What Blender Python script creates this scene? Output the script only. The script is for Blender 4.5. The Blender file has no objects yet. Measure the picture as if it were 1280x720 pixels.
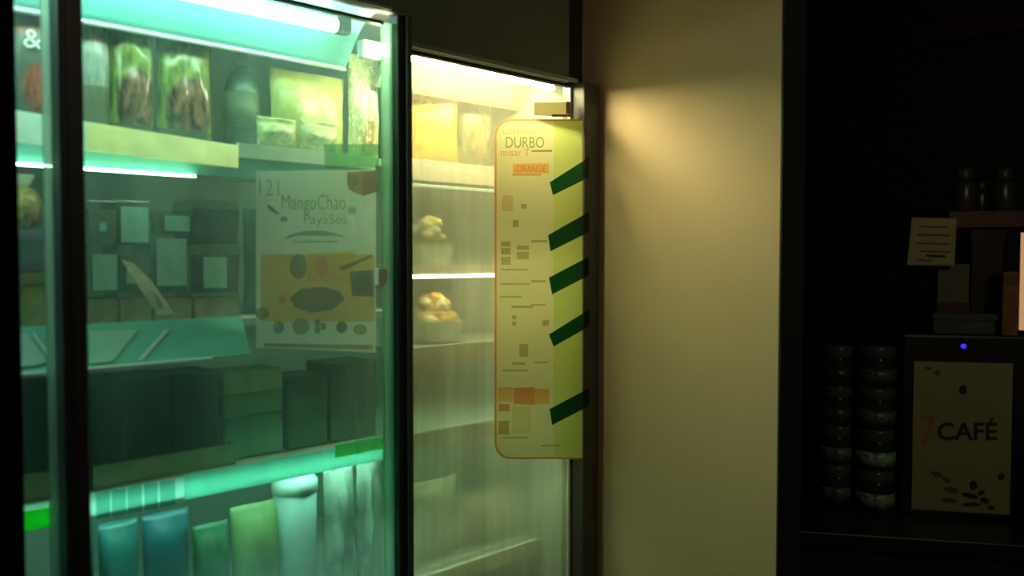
import bpy, bmesh, math, random
from mathutils import Vector, Matrix, noise

random.seed(7)
C = bpy.context.scene.collection
sc = bpy.context.scene

# ------------------------------------------------------------------ camera
F = 1050.0                                   # focal length in pixels of a 1280 wide frame
CAMP = Vector((0, 0, 1.5))
YAW, PITCH = math.radians(-44.1), math.radians(-2.0)
cam_d = bpy.data.cameras.new('camera')
cam = bpy.data.objects.new('camera', cam_d)
C.objects.link(cam)
cam.location = CAMP
cam.rotation_euler = (math.pi/2 + PITCH, 0, YAW)
cam_d.sensor_width = 36
cam_d.lens = F/1280*36
cam_d.clip_start = 0.05
cam_d.dof.use_dof = True
cam_d.dof.focus_distance = 1.9
cam_d.dof.aperture_fstop = 2.2
sc.camera = cam
RM = cam.rotation_euler.to_matrix()

# ------------------------------------------------------------------ world, added fill lamp, exposure
w = bpy.data.worlds.new('night')
sc.world = w
w.use_nodes = True
w.node_tree.nodes['Background'].inputs[0].default_value = (0.55, 0.6, 0.7, 1)
w.node_tree.nodes['Background'].inputs[1].default_value = 0.012
ld = bpy.data.lights.new('added_fill_light', 'AREA')  # unseen lamp added to brighten the coffee corner
ld.energy = 3.4
ld.color = (1.0, 0.86, 0.5)
ld.size = 0.5
lo = bpy.data.objects.new('added_fill_light', ld)
C.objects.link(lo)
lo.location = (0.75, -1.0, 2.65)
lo.rotation_euler = (Vector((2.7, 0.9, 1.3)) - lo.location).to_track_quat('-Z', 'Y').to_euler()
sc.view_settings.view_transform = 'Standard'
sc.view_settings.look = 'None'
sc.view_settings.exposure = 0.45
sc.view_settings.gamma = 1.0
sc.view_settings.use_curve_mapping = False
sc.cycles.use_denoising = True
sc.cycles.max_bounces = 10
sc.cycles.transparent_max_bounces = 24
sc.cycles.sample_clamp_indirect = 3.0
sc.cycles.caustics_reflective = False
sc.cycles.caustics_refractive = False

# ------------------------------------------------------------------ helpers
def unp(x, y, P, n):
    """photo pixel -> point on the plane through P with normal n"""
    d = RM @ Vector(((x-640)/F, (360-y)/F, -1))
    return CAMP + d*((Vector(P)-CAMP).dot(n)/d.dot(n))

def onY(x, y, Y):
    return unp(x, y, (0, Y, 0), Vector((0, 1, 0)))

def pX(x, Y, y=340):
    return onY(x, y, Y).x

def pZ(x, y, Y):
    return onY(x, y, Y).z

MATS = {}
def mat(name, col, rough=0.5, metal=0.0, emit=None, es=0.0, noise_amt=0.0, nscale=20, trans=0.0, coat=0.0, spec=0.5):
    if name in MATS: return MATS[name]
    m = bpy.data.materials.new(name); m.use_nodes = True
    nt = m.node_tree; b = nt.nodes['Principled BSDF']
    b.inputs['Base Color'].default_value = (*col, 1)
    b.inputs['Roughness'].default_value = rough
    b.inputs['Metallic'].default_value = metal
    b.inputs['Specular IOR Level'].default_value = spec
    b.inputs['Coat Weight'].default_value = coat
    if emit:
        b.inputs['Emission Color'].default_value = (*emit, 1)
        b.inputs['Emission Strength'].default_value = es
    if noise_amt:
        tc = nt.nodes.new('ShaderNodeTexCoord')
        n = nt.nodes.new('ShaderNodeTexNoise'); n.inputs['Scale'].default_value = nscale
        n.inputs['Detail'].default_value = 4
        nt.links.new(tc.outputs['Object'], n.inputs['Vector'])
        r = nt.nodes.new('ShaderNodeValToRGB')
        k = noise_amt
        r.color_ramp.elements[0].position = 0.3; r.color_ramp.elements[1].position = 0.7
        r.color_ramp.elements[0].color = (*[max(0, c*(1-k)) for c in col], 1)
        r.color_ramp.elements[1].color = (*[min(1, c*(1+k)) for c in col], 1)
        nt.links.new(n.outputs['Fac'], r.inputs['Fac'])
        nt.links.new(r.outputs['Color'], b.inputs['Base Color'])
    MATS[name] = m
    return m

def film(name, col, gloss=0.0):
    """printing ink or coloured film: filters what lies behind it"""
    if name in MATS: return MATS[name]
    m = bpy.data.materials.new(name); m.use_nodes = True
    nt = m.node_tree; nt.nodes.clear()
    o = nt.nodes.new('ShaderNodeOutputMaterial')
    t = nt.nodes.new('ShaderNodeBsdfTransparent'); t.inputs[0].default_value = (*col, 1)
    last = t.outputs[0]
    if gloss:
        g = nt.nodes.new('ShaderNodeBsdfGlossy'); g.inputs['Roughness'].default_value = 0.2
        mx = nt.nodes.new('ShaderNodeMixShader'); mx.inputs[0].default_value = gloss
        nt.links.new(last, mx.inputs[1]); nt.links.new(g.outputs[0], mx.inputs[2]); last = mx.outputs[0]
    nt.links.new(last, o.inputs[0])
    MATS[name] = m
    return m

def paper(name, col, t=0.45, col2=None, scale=6):
    """paper lit from either side"""
    if name in MATS: return MATS[name]
    m = bpy.data.materials.new(name); m.use_nodes = True
    nt = m.node_tree; nt.nodes.clear()
    o = nt.nodes.new('ShaderNodeOutputMaterial')
    d = nt.nodes.new('ShaderNodeBsdfDiffuse'); tr = nt.nodes.new('ShaderNodeBsdfTranslucent')
    mx = nt.nodes.new('ShaderNodeMixShader'); mx.inputs[0].default_value = t
    d.inputs[0].default_value = (*col, 1); tr.inputs[0].default_value = (*col, 1)
    if col2:
        tc = nt.nodes.new('ShaderNodeTexCoord')
        n = nt.nodes.new('ShaderNodeTexNoise'); n.inputs['Scale'].default_value = scale
        nt.links.new(tc.outputs['Object'], n.inputs['Vector'])
        r = nt.nodes.new('ShaderNodeValToRGB')
        r.color_ramp.elements[0].position = 0.35; r.color_ramp.elements[1].position = 0.65
        r.color_ramp.elements[0].color = (*col, 1); r.color_ramp.elements[1].color = (*col2, 1)
        nt.links.new(n.outputs['Fac'], r.inputs['Fac'])
        nt.links.new(r.outputs[0], d.inputs[0]); nt.links.new(r.outputs[0], tr.inputs[0])
    nt.links.new(d.outputs[0], mx.inputs[1]); nt.links.new(tr.outputs[0], mx.inputs[2])
    nt.links.new(mx.outputs[0], o.inputs[0])
    MATS[name] = m
    return m

def fogged_glass(name, tint, fogcol, f0, f1, grad=None, seed=0.0, top=None):
    """cold glass with condensation: tinted clear glass mixed with a scattering film of droplets"""
    m = bpy.data.materials.new(name); m.use_nodes = True
    nt = m.node_tree; nt.nodes.clear(); L = nt.links.new
    o = nt.nodes.new('ShaderNodeOutputMaterial')
    t = nt.nodes.new('ShaderNodeBsdfTransparent'); t.inputs[0].default_value = (*tint, 1)
    tl = nt.nodes.new('ShaderNodeBsdfTranslucent'); tl.inputs[0].default_value = (*fogcol, 1)
    gl = nt.nodes.new('ShaderNodeBsdfGlossy'); gl.inputs['Roughness'].default_value = 0.08
    tc = nt.nodes.new('ShaderNodeTexCoord')
    mp = nt.nodes.new('ShaderNodeMapping'); mp.inputs['Scale'].default_value = (9, 9, 1.1)
    mp.inputs['Location'].default_value = (seed, 0, seed)
    L(tc.outputs['Object'], mp.inputs['Vector'])
    n1 = nt.nodes.new('ShaderNodeTexNoise'); n1.inputs['Scale'].default_value = 1.6; n1.inputs['Detail'].default_value = 6
    L(mp.outputs[0], n1.inputs['Vector'])
    mp2 = nt.nodes.new('ShaderNodeMapping'); mp2.inputs['Scale'].default_value = (70, 70, 5)
    L(tc.outputs['Object'], mp2.inputs['Vector'])
    n2 = nt.nodes.new('ShaderNodeTexNoise'); n2.inputs['Scale'].default_value = 1.0; n2.inputs['Detail'].default_value = 3
    L(mp2.outputs[0], n2.inputs['Vector'])
    ad = nt.nodes.new('ShaderNodeMath'); ad.operation = 'MULTIPLY_ADD'; ad.inputs[1].default_value = 0.35
    L(n2.outputs['Fac'], ad.inputs[0]); L(n1.outputs['Fac'], ad.inputs[2])
    mr = nt.nodes.new('ShaderNodeMapRange')
    mr.inputs['From Min'].default_value = 0.45; mr.inputs['From Max'].default_value = 0.9
    mr.inputs['To Min'].default_value = f0; mr.inputs['To Max'].default_value = f1
    L(ad.outputs[0], mr.inputs['Value'])
    fac = mr.outputs[0]
    if grad:                                   # condensation thickens along the pane (x0, x1, amount)
        sx = nt.nodes.new('ShaderNodeSeparateXYZ'); L(tc.outputs['Object'], sx.inputs[0])
        g = nt.nodes.new('ShaderNodeMapRange')
        g.inputs['From Min'].default_value = grad[0]; g.inputs['From Max'].default_value = grad[1]
        g.inputs['To Min'].default_value = 0; g.inputs['To Max'].default_value = grad[2]
        L(sx.outputs['X'], g.inputs['Value'])
        a2 = nt.nodes.new('ShaderNodeMath'); a2.operation = 'ADD'; a2.use_clamp = True
        L(fac, a2.inputs[0]); L(g.outputs[0], a2.inputs[1]); fac = a2.outputs[0]
    if top:                                    # fog cut near the top to tame lamp glow and light the partition (z0, z1, factor left)
        sz_ = nt.nodes.new('ShaderNodeSeparateXYZ'); L(tc.outputs['Object'], sz_.inputs[0])
        g = nt.nodes.new('ShaderNodeMapRange')
        g.inputs['From Min'].default_value = top[0]; g.inputs['From Max'].default_value = top[1]
        g.inputs['To Min'].default_value = 1; g.inputs['To Max'].default_value = top[2]
        L(sz_.outputs['Z'], g.inputs['Value'])
        a3 = nt.nodes.new('ShaderNodeMath'); a3.operation = 'MULTIPLY'
        L(fac, a3.inputs[0]); L(g.outputs[0], a3.inputs[1]); fac = a3.outputs[0]
    m1 = nt.nodes.new('ShaderNodeMixShader'); L(fac, m1.inputs[0]); L(t.outputs[0], m1.inputs[1]); L(tl.outputs[0], m1.inputs[2])
    m2 = nt.nodes.new('ShaderNodeMixShader'); m2.inputs[0].default_value = 0.02
    L(m1.outputs[0], m2.inputs[1]); L(gl.outputs[0], m2.inputs[2])
    L(m2.outputs[0], o.inputs[0])
    return m

def print_mat(name, base, art, centre, rad, third=None, rough=0.35, n=0.25, speck=None):
    """printed pack: base colour, an ellipse of artwork and a band, in Generated coordinates (x across, z up)"""
    m = bpy.data.materials.new(name); m.use_nodes = True
    nt = m.node_tree; L = nt.links.new; b = nt.nodes['Principled BSDF']
    b.inputs['Roughness'].default_value = rough
    tc = nt.nodes.new('ShaderNodeTexCoord')
    nz = nt.nodes.new('ShaderNodeTexNoise'); nz.inputs['Scale'].default_value = 7; nz.inputs['Detail'].default_value = 5
    L(tc.outputs['Generated'], nz.inputs['Vector'])
    mp = nt.nodes.new('ShaderNodeMapping'); mp.vector_type = 'TEXTURE'
    mp.inputs['Location'].default_value = (centre[0], 0.5, centre[1]); mp.inputs['Scale'].default_value = (rad[0], 1e3, rad[1])
    L(tc.outputs['Generated'], mp.inputs['Vector'])
    ln = nt.nodes.new('ShaderNodeVectorMath'); ln.operation = 'LENGTH'; L(mp.outputs[0], ln.inputs[0])
    r = nt.nodes.new('ShaderNodeMapRange'); r.inputs['From Min'].default_value = 1.06; r.inputs['From Max'].default_value = 0.94
    L(ln.outputs['Value'], r.inputs['Value'])
    def vary(col, k):
        cr = nt.nodes.new('ShaderNodeValToRGB')
        cr.color_ramp.elements[0].position = 0.35; cr.color_ramp.elements[1].position = 0.68
        cr.color_ramp.elements[0].color = (*[c*(1-k) for c in col], 1)
        cr.color_ramp.elements[1].color = (*[min(1, c*(1+k)+0.02*k) for c in col], 1)
        L(nz.outputs['Fac'], cr.inputs['Fac']); return cr.outputs[0]
    mx = nt.nodes.new('ShaderNodeMixRGB'); L(r.outputs[0], mx.inputs[0]); L(vary(base, n), mx.inputs[1]); L(vary(art, n*2), mx.inputs[2])
    out = mx.outputs[0]
    if third:
        sx = nt.nodes.new('ShaderNodeSeparateXYZ'); L(tc.outputs['Generated'], sx.inputs[0])
        lo_ = nt.nodes.new('ShaderNodeMath'); lo_.operation = 'GREATER_THAN'; lo_.inputs[1].default_value = third[1]
        hi_ = nt.nodes.new('ShaderNodeMath'); hi_.operation = 'LESS_THAN'; hi_.inputs[1].default_value = third[2]
        L(sx.outputs['Z'], lo_.inputs[0]); L(sx.outputs['Z'], hi_.inputs[0])
        ml = nt.nodes.new('ShaderNodeMath'); ml.operation = 'MULTIPLY'; L(lo_.outputs[0], ml.inputs[0]); L(hi_.outputs[0], ml.inputs[1])
        m3 = nt.nodes.new('ShaderNodeMixRGB'); L(ml.outputs[0], m3.inputs[0]); L(out, m3.inputs[1]); m3.inputs[2].default_value = (*third[0], 1)
        out = m3.outputs[0]
    if speck:
        v = nt.nodes.new('ShaderNodeTexVoronoi'); v.inputs['Scale'].default_value = 14; L(tc.outputs['Generated'], v.inputs['Vector'])
        vr = nt.nodes.new('ShaderNodeMapRange'); vr.inputs['From Min'].default_value = 0.35; vr.inputs['From Max'].default_value = 0.2
        L(v.outputs['Distance'], vr.inputs['Value'])
        m4 = nt.nodes.new('ShaderNodeMixRGB'); L(vr.outputs[0], m4.inputs[0]); L(out, m4.inputs[1]); m4.inputs[2].default_value = (*speck, 1)
        out = m4.outputs[0]
    L(out, b.inputs['Base Color'])
    return m

def obj(name, bm, m, parent=None, smooth=False):
    me = bpy.data.meshes.new(name)
    bmesh.ops.recalc_face_normals(bm, faces=bm.faces[:])
    bm.to_mesh(me); bm.free()
    if smooth:
        for p in me.polygons: p.use_smooth = True
    o = bpy.data.objects.new(name, me)
    C.objects.link(o)
    if m: me.materials.append(m)
    if parent: o.parent = parent
    return o

def thing(name, label, cat, loc=(0, 0, 0), rz=0.0, group=None):
    o = bpy.data.objects.new(name, None); C.objects.link(o)
    o.empty_display_size = 0.03
    o.location = loc; o.rotation_euler = (0, 0, rz)
    return tag(o, label, cat, group)

def tag(o, label, cat, group=None):
    o['label'] = label; o['category'] = cat
    if group: o['group'] = group
    return o

def struct(o):
    o['kind'] = 'structure'; return o

def box(bm, x0, x1, y0, y1, z0, z1, bev=0.0):
    b2 = bmesh.new()
    vs = [b2.verts.new((x, y, z)) for x in (x0, x1) for y in (y0, y1) for z in (z0, z1)]
    for f in ((0, 1, 3, 2), (4, 6, 7, 5), (0, 4, 5, 1), (2, 3, 7, 6), (0, 2, 6, 4), (1, 5, 7, 3)):
        b2.faces.new([vs[i] for i in f])
    if bev:
        bmesh.ops.bevel(b2, geom=b2.edges[:], offset=bev, segments=2, profile=0.5, affect='EDGES')
    tmp = bpy.data.meshes.new('t'); b2.to_mesh(tmp); b2.free(); bm.from_mesh(tmp); bpy.data.meshes.remove(tmp)
    return bm

def B(x0, x1, y0, y1, z0, z1, bev=0.0):
    return box(bmesh.new(), x0, x1, y0, y1, z0, z1, bev)

def lathe(prof, seg=24, bm=None, c=(0, 0, 0)):
    bm = bm or bmesh.new(); rings = []
    for r, z in prof:
        rings.append([bm.verts.new((c[0]+r*math.cos(2*math.pi*i/seg), c[1]+r*math.sin(2*math.pi*i/seg), c[2]+z)) for i in range(seg)])
    for a, b_ in zip(rings, rings[1:]):
        for i in range(seg):
            bm.faces.new((a[i], a[(i+1) % seg], b_[(i+1) % seg], b_[i]))
    bm.faces.new(rings[0][::-1]); bm.faces.new(rings[-1])
    return bm

def tube_x(x0, x1, y, z, r, seg=14):
    bm = bmesh.new()
    ra = [bm.verts.new((x0, y+r*math.cos(2*math.pi*i/seg), z+r*math.sin(2*math.pi*i/seg))) for i in range(seg)]
    rb = [bm.verts.new((x1, y+r*math.cos(2*math.pi*i/seg), z+r*math.sin(2*math.pi*i/seg))) for i in range(seg)]
    for i in range(seg): bm.faces.new((ra[i], ra[(i+1) % seg], rb[(i+1) % seg], rb[i]))
    bm.faces.new(ra[::-1]); bm.faces.new(rb)
    return bm

def prism_x(prof, x0, x1):
    """closed profile in (y, z) swept along x"""
    bm = bmesh.new()
    a = [bm.verts.new((x0, y, z)) for y, z in prof]; b_ = [bm.verts.new((x1, y, z)) for y, z in prof]
    n = len(prof)
    for i in range(n): bm.faces.new((a[i], a[(i+1) % n], b_[(i+1) % n], b_[i]))
    bm.faces.new(a[::-1]); bm.faces.new(b_)
    return bm

def slab(pts, nrm, th):
    """polygon (world points) with a thickness along nrm"""
    bm = bmesh.new(); nrm = Vector(nrm)
    a = [bm.verts.new(p) for p in pts]; b_ = [bm.verts.new(Vector(p)+nrm*th) for p in pts]
    n = len(pts)
    for i in range(n): bm.faces.new((a[i], a[(i+1) % n], b_[(i+1) % n], b_[i]))
    bm.faces.new(a[::-1]); bm.faces.new(b_)
    return bm

def pouch(wd, ht, th, seed=0, wr=0.004, crimp=0.012, nx=14, nz=18):
    """sealed pillow bag standing at z=0, facing -y: crimped seals top and bottom, wrinkled belly"""
    bm = bmesh.new()
    def pt(i, j, s):
        u = i/nx*2-1; v = j/nz
        belly = (max(0, 1-abs(u)**2.6))**0.6 * (max(0, math.sin(math.pi*min(1, max(0, (v*ht-crimp)/(ht-2*crimp))))))**0.55
        x = u*wd/2*(1-0.06*math.sin(math.pi*v))
        wv = noise.noise(Vector((u*2.2+seed*3.1, v*4+seed, s*2.0)))*wr*(0.4+belly)
        wv += 0.0016*math.sin(u*40)*(1 if v > 0.93 or v < 0.06 else 0)
        return Vector((x, s*(belly*th/2+0.0008)+wv, v*ht))
    g = {}
    for s in (-1, 1):
        for i in range(nx+1):
            for j in range(nz+1):
                g[s, i, j] = bm.verts.new(pt(i, j, s))
        for i in range(nx):
            for j in range(nz):
                q = [g[s, i, j], g[s, i+1, j], g[s, i+1, j+1], g[s, i, j+1]]
                bm.faces.new(q if s < 0 else q[::-1])
    for i in range(nx):
        for j in (0, nz): bm.faces.new((g[-1, i, j], g[1, i, j], g[1, i+1, j], g[-1, i+1, j]))
    for j in range(nz):
        for i in (0, nx): bm.faces.new((g[-1, i, j], g[-1, i, j+1], g[1, i, j+1], g[1, i, j]))
    return bm

def text_bm(s, mapping, bold=0.0):
    """lettering: glyph outline filled, each vertex sent through mapping(u, v), u and v in 0..1 over the text's box"""
    cu = bpy.data.curves.new('t', 'FONT'); cu.body = s; cu.resolution_u = 3; cu.offset = bold
    to = bpy.data.objects.new('t', cu); C.objects.link(to)
    dg = bpy.context.evaluated_depsgraph_get()
    me = bpy.data.meshes.new_from_object(to.evaluated_get(dg))
    bm = bmesh.new(); bm.from_mesh(me)
    C.objects.unlink(to); bpy.data.objects.remove(to); bpy.data.curves.remove(cu); bpy.data.meshes.remove(me)
    xs = [v.co.x for v in bm.verts]; ys = [v.co.y for v in bm.verts]
    x0, x1, y0, y1 = min(xs), max(xs), min(ys), max(ys)
    for v in bm.verts:
        v.co = mapping((v.co.x-x0)/(x1-x0), (v.co.y-y0)/(y1-y0))
    return bm

def wire_bm(bm, pts, width):
    pass

# ------------------------------------------------------------------ materials
M_black = mat('black_metal', (0.012, 0.013, 0.013), 0.45)
M_post = mat('dark_post', (0.02, 0.022, 0.022), 0.5)
M_alu = mat('green_grey_aluminium', (0.30, 0.36, 0.33), 0.38, 0.6)
M_header = mat('header_paint', (0.10, 0.12, 0.09), 0.5, noise_amt=0.2, nscale=8)
M_inner = mat('cooler_lining', (0.34, 0.42, 0.36), 0.5, noise_amt=0.1, nscale=5)
M_reflect = mat('pale_cyan_reflector', (0.17, 0.52, 0.48), 0.35)
M_shelf = mat('shelf_enamel', (0.45, 0.55, 0.50), 0.3, noise_amt=0.08, nscale=9)
M_rail = mat('cream_price_rail', (0.95, 0.70, 0.26), 0.35, noise_amt=0.12, nscale=30)
M_rail_pale = mat('pale_price_rail', (0.72, 0.86, 0.68), 0.35, noise_amt=0.1, nscale=30)
M_rail_cream2 = mat('off_white_price_rail', (0.78, 0.75, 0.60), 0.4, noise_amt=0.1, nscale=20)
M_fascia = mat('teal_fascia', (0.20, 0.62, 0.50), 0.15, coat=0.5)
M_green = paper('green_translucent_plastic', (0.01, 0.8, 0.08), 0.6)
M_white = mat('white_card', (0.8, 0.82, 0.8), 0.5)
M_chrome = mat('pale_lip', (0.75, 0.8, 0.75), 0.25, 0.3)
M_tube_cool = mat('cool_lamp_tube', (1, 1, 1), emit=(0.80, 1.0, 0.88), es=18)
M_tube_shelf = mat('shelf_lamp_tube', (1, 1, 1), emit=(0.76, 1.0, 0.86), es=16)
M_tube_warm = mat('warm_lamp_tube', (1, 1, 1), emit=(1.0, 0.86, 0.58), es=72)
M_wall = mat('beige_panel', (0.88, 0.64, 0.36), 0.6, noise_amt=0.03, nscale=3)
M_dark = mat('dark_wall', (0.012, 0.011, 0.009), 0.8)
M_darktrim = mat('dark_trim', (0.02, 0.022, 0.024), 0.5)

# ------------------------------------------------------------------ the room
YG = 1.20                 # plane of the cooler doors
XW = pX(749, YG-0.034)+0.005   # beige partition face
YE = unp(977, 300, (XW, 0, 0), Vector((1, 0, 0))).y   # its free end
struct(obj('floor', B(-3, 4.4, -3, 2.1, -0.05, 0), mat('floor_tile', (0.05, 0.05, 0.045), 0.4, noise_amt=0.2, nscale=4)))
struct(obj('ceiling', B(-3, 4.4, -3, 2.1, 2.9, 2.95), mat('ceiling_paint', (0.05, 0.048, 0.04), 0.9)))
struct(obj('wall_back', B(-3, 4.4, 2.0, 2.1, 0, 2.9), M_dark))
struct(obj('wall_right', B(4.3, 4.4, -3, 2.0, 0, 2.9), M_dark))
struct(obj('wall_partition', B(XW, XW+0.06, YE+0.004, 2.0, 0, 2.9), M_wall))
struct(obj('trim_1', B(XW, XW+0.085, YE, YE+0.0038, 0, 2.9), M_darktrim))
struct(obj('trim_2', B(XW+0.061, XW+0.085, YE+0.004, 2.0, 0, 2.9), M_dark))

# ------------------------------------------------------------------ the display cooler
X_L = -0.75
X_JL = pX(19, YG-0.03)            # edge of the added black border strip at the left
X_P0, X_P1 = pX(77, YG-0.03), pX(109, YG-0.03)
X_D1R0, X_D1R1 = pX(478, YG), pX(514, YG-0.02)
X_D2R = pX(730, YG-0.034)
Z_D1, Z_D2 = 1.905, 1.868
Y_B = 1.82
Y_S = 1.33                        # shelf front edges
cooler = thing('display_cooler', 'tall lit refrigerated display cooler with fogged glass doors against beige partition', 'cooler', (0, 0, 0))
obj('back_panel', B(X_L, XW-0.03, Y_B, Y_B+0.05, 0.05, 2.2), M_inner, cooler)
obj('end_panel', B(X_D2R+0.025, XW-0.004, YG+0.03, Y_B, 0.05, 2.2), M_inner, cooler)
obj('end_panel', B(X_L-0.04, X_L, YG-0.02, Y_B, 0.05, 2.2), M_inner, cooler)
obj('roof_panel', B(X_L, X_D2R+0.02, YG+0.03, Y_B, 1.975, 2.01), M_inner, cooler)
obj('plinth', B(X_L, XW-0.01, YG-0.02, Y_B, 0.0, 0.3), M_black, cooler)
obj('base_deck', B(X_L, X_D2R+0.02, YG+0.03, Y_B, 0.3, 0.33), M_shelf, cooler)
# header above the doors
obj('header', B(X_L, X_D1R1, YG-0.03, YG-0.008, Z_D1+0.012, 2.5, 0.002), M_header, cooler)
obj('header_light_block', B(X_L, X_D1R1, YG-0.0075, YG+0.03, Z_D1+0.03, 2.5), M_black, cooler)  # black filler added to block lamp light leaking upward
obj('header', B(X_D1R1, pX(706, YG), YG-0.012, YG+0.012, Z_D2, 2.04, 0.003), M_header, cooler)
obj('header', B(X_D1R1, XW-0.006, YG+0.0125, YG+0.022, Z_D2+0.002, 2.5, 0.003), M_black, cooler)
obj('header_trim', B(X_D1R1, X_D2R, YG-0.016, YG-0.012, Z_D2+0.002, Z_D2+0.010), M_alu, cooler)
obj('header_trim', B(X_P1, X_D1R0, YG-0.034, YG-0.030, Z_D1+0.013, Z_D1+0.018), M_alu, cooler)
# posts
obj('border', B(X_JL-0.3, X_JL, YG-0.05, YG-0.03, 0.3, 2.5), mat('border_black', (0.002, 0.002, 0.002), 0.9, spec=0.0), cooler)  # black strip added along the frame's left border
obj('mullion', B(X_P0, X_P1, YG-0.03, YG+0.006, 0.3, Z_D1+0.012, 0.003), M_post, cooler)
obj('mullion_strip', B(X_P0+0.010, X_P0+0.014, YG-0.0325, YG-0.030, 0.3, Z_D1+0.01), M_black, cooler)
obj('end_post', B(X_D2R+0.0005, XW-0.005, YG-0.034, YG+0.03, 0.3, Z_D2+0.002, 0.003), mat('end_post_paint', (0.05, 0.05, 0.04), 0.5), cooler)

def glass_door(x0, x1, z1, y, m_glass, stile_l, stile_r, m_l, m_r, z0=0.32):
    """sliding door: frame of two stiles and rails is the part, the pane its sub-part"""
    bm = bmesh.new()
    if stile_r: box(bm, x1-stile_r, x1, y-0.004, y+0.004, z0, z1, 0.001)
    d = obj('glass_door', bm, m_r, cooler)
    if stile_l: obj('door_stile', B(x0, x0+stile_l, y-0.004, y+0.004, z0, z1, 0.001), m_l, d)
    obj('door_rail', B(x0+stile_l+0.0005, x1-stile_r-0.0005, y-0.010, y+0.010, z0, z0+0.05, 0.002), M_post, d)
    obj('door_rail', B(x0+stile_l+0.0005, x1-stile_r-0.0005, y-0.006, y+0.006, z1-0.006, z1), M_post, d)
    pane = bmesh.new()
    vs = [pane.verts.new(p) for p in ((x0+stile_l, y, z0+0.05), (x1-stile_r, y, z0+0.05), (x1-stile_r, y, z1-0.006), (x0+stile_l, y, z1-0.006))]
    pane.faces.new(vs)
    p = obj('glass_pane', pane, m_glass, d)
    return d

G0 = fogged_glass('door_glass_left', (0.62, 0.80, 0.70), (0.45, 0.8, 0.65), 0.02, 0.12)
G1 = fogged_glass('door_glass_green', (0.62, 0.89, 0.74), (0.48, 0.86, 0.68), 0.03, 0.17, grad=(X_P1, X_D1R0, 0.20), seed=3, top=(1.60, 1.88, 0.3))
G2 = fogged_glass('door_glass_foggy', (0.88, 0.92, 0.72), (0.80, 0.81, 0.50), 0.32, 0.54, seed=8, top=(1.62, 1.85, 0.12))
glass_door(X_L+0.01, X_P0-0.0005, Z_D1, YG, G0, 0.03, 0.010, M_alu, fogged_glass('grey_stile', (0.5, 0.65, 0.55), (0.55, 0.65, 0.58), 0.45, 0.55))
d1 = glass_door(X_P1+0.0005, X_D1R1-0.028, Z_D1, YG-0.002, G1, 0.004, X_D1R1-0.028-X_D1R0, M_alu, fogged_glass('green_stile', (0.45, 0.70, 0.56), (0.50, 0.76, 0.60), 0.6, 0.7))
obj('stile_seal', B(X_D1R1-0.027, X_D1R1-0.012, YG-0.020, YG+0.006, 0.32, 2.1, 0.002), M_black, d1)
obj('stile_seal', B(X_D1R1-0.012, X_D1R1, YG-0.026, YG+0.006, 0.32, 2.1, 0.002), mat('seal_grey', (0.06, 0.065, 0.055), 0.45), d1)
glass_door(X_D1R1+0.001, X_D2R-0.0005, Z_D2, YG+0.004, G2, 0.0045, 0.006, M_alu, mat('pale_edge', (0.4, 0.45, 0.32), 0.4, 0.2))

# top lamps and their reflector canopies
def canopy(x0, x1, dz=0.0):
    prof = [(1.235, 1.950), (1.285, 1.947), (1.322, 1.932), (1.35, 1.903), (1.374, 1.870), (1.384, 1.862), (1.388, 1.868), (1.382, 1.878),
            (1.357, 1.911), (1.327, 1.941), (1.287, 1.957), (1.235, 1.960)]
    return prism_x([(y, z+dz) for y, z in prof], x0, x1)
XC1 = pX(441, 1.36)
c1 = obj('lamp_canopy', canopy(X_L+0.01, XC1), M_reflect, cooler)
obj('canopy_edge', tube_x(X_L+0.01, XC1, 1.382, 1.861, 0.004), M_chrome, c1)
obj('lamp_tube', tube_x(X_L+0.03, pX(421, 1.288), 1.288, 1.910, 0.012), M_tube_cool, cooler)
sk = obj('lamp_socket', B(pX(421, 1.288), pX(421, 1.288)+0.028, 1.276, 1.300, 1.897, 1.924, 0.003), M_black, cooler)
obj('lamp_bracket', B(pX(452, 1.30), pX(474, 1.30), 1.29, 1.312, pZ(462, 74, 1.30), pZ(462, 52, 1.30), 0.003), M_white, cooler)
XC2 = X_D2R+0.02
c2 = obj('lamp_canopy', canopy(pX(490, 1.33), XC2, -0.024), mat('grey_reflector', (0.20, 0.22, 0.16), 0.5), cooler)
obj('lamp_tube', tube_x(X_D1R1-0.02, pX(688, 1.252), 1.252, 1.874, 0.010), M_tube_warm, cooler)
obj('lamp_socket', B(pX(688, 1.252), pX(688, 1.252)+0.04, 1.240, 1.264, 1.862, 1.888, 0.003), M_white, cooler)

# shelves
def shelf(z, x0, x1, th=0.014, yf=Y_S):
    return obj('shelf', B(x0, x1, yf, Y_B-0.002, z-th, z, 0.001), M_shelf, cooler)

Z1, Z2, Z3, Z4 = 1.690, 1.400, 1.150, 0.86
XE = X_D2R+0.02
s1 = shelf(Z1, X_L+0.01, XE)
s2 = shelf(Z2, X_L+0.01, pX(500, Y_S))
s2b = shelf(1.485, pX(500, Y_S)+0.01, XE)
s2c = shelf(1.322, pX(500, Y_S)+0.01, XE)

s3 = shelf(Z3, X_L+0.01, XE)
s4 = shelf(Z4, X_L+0.01, XE)
shelf(0.6, X_L+0.01, XE)
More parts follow.
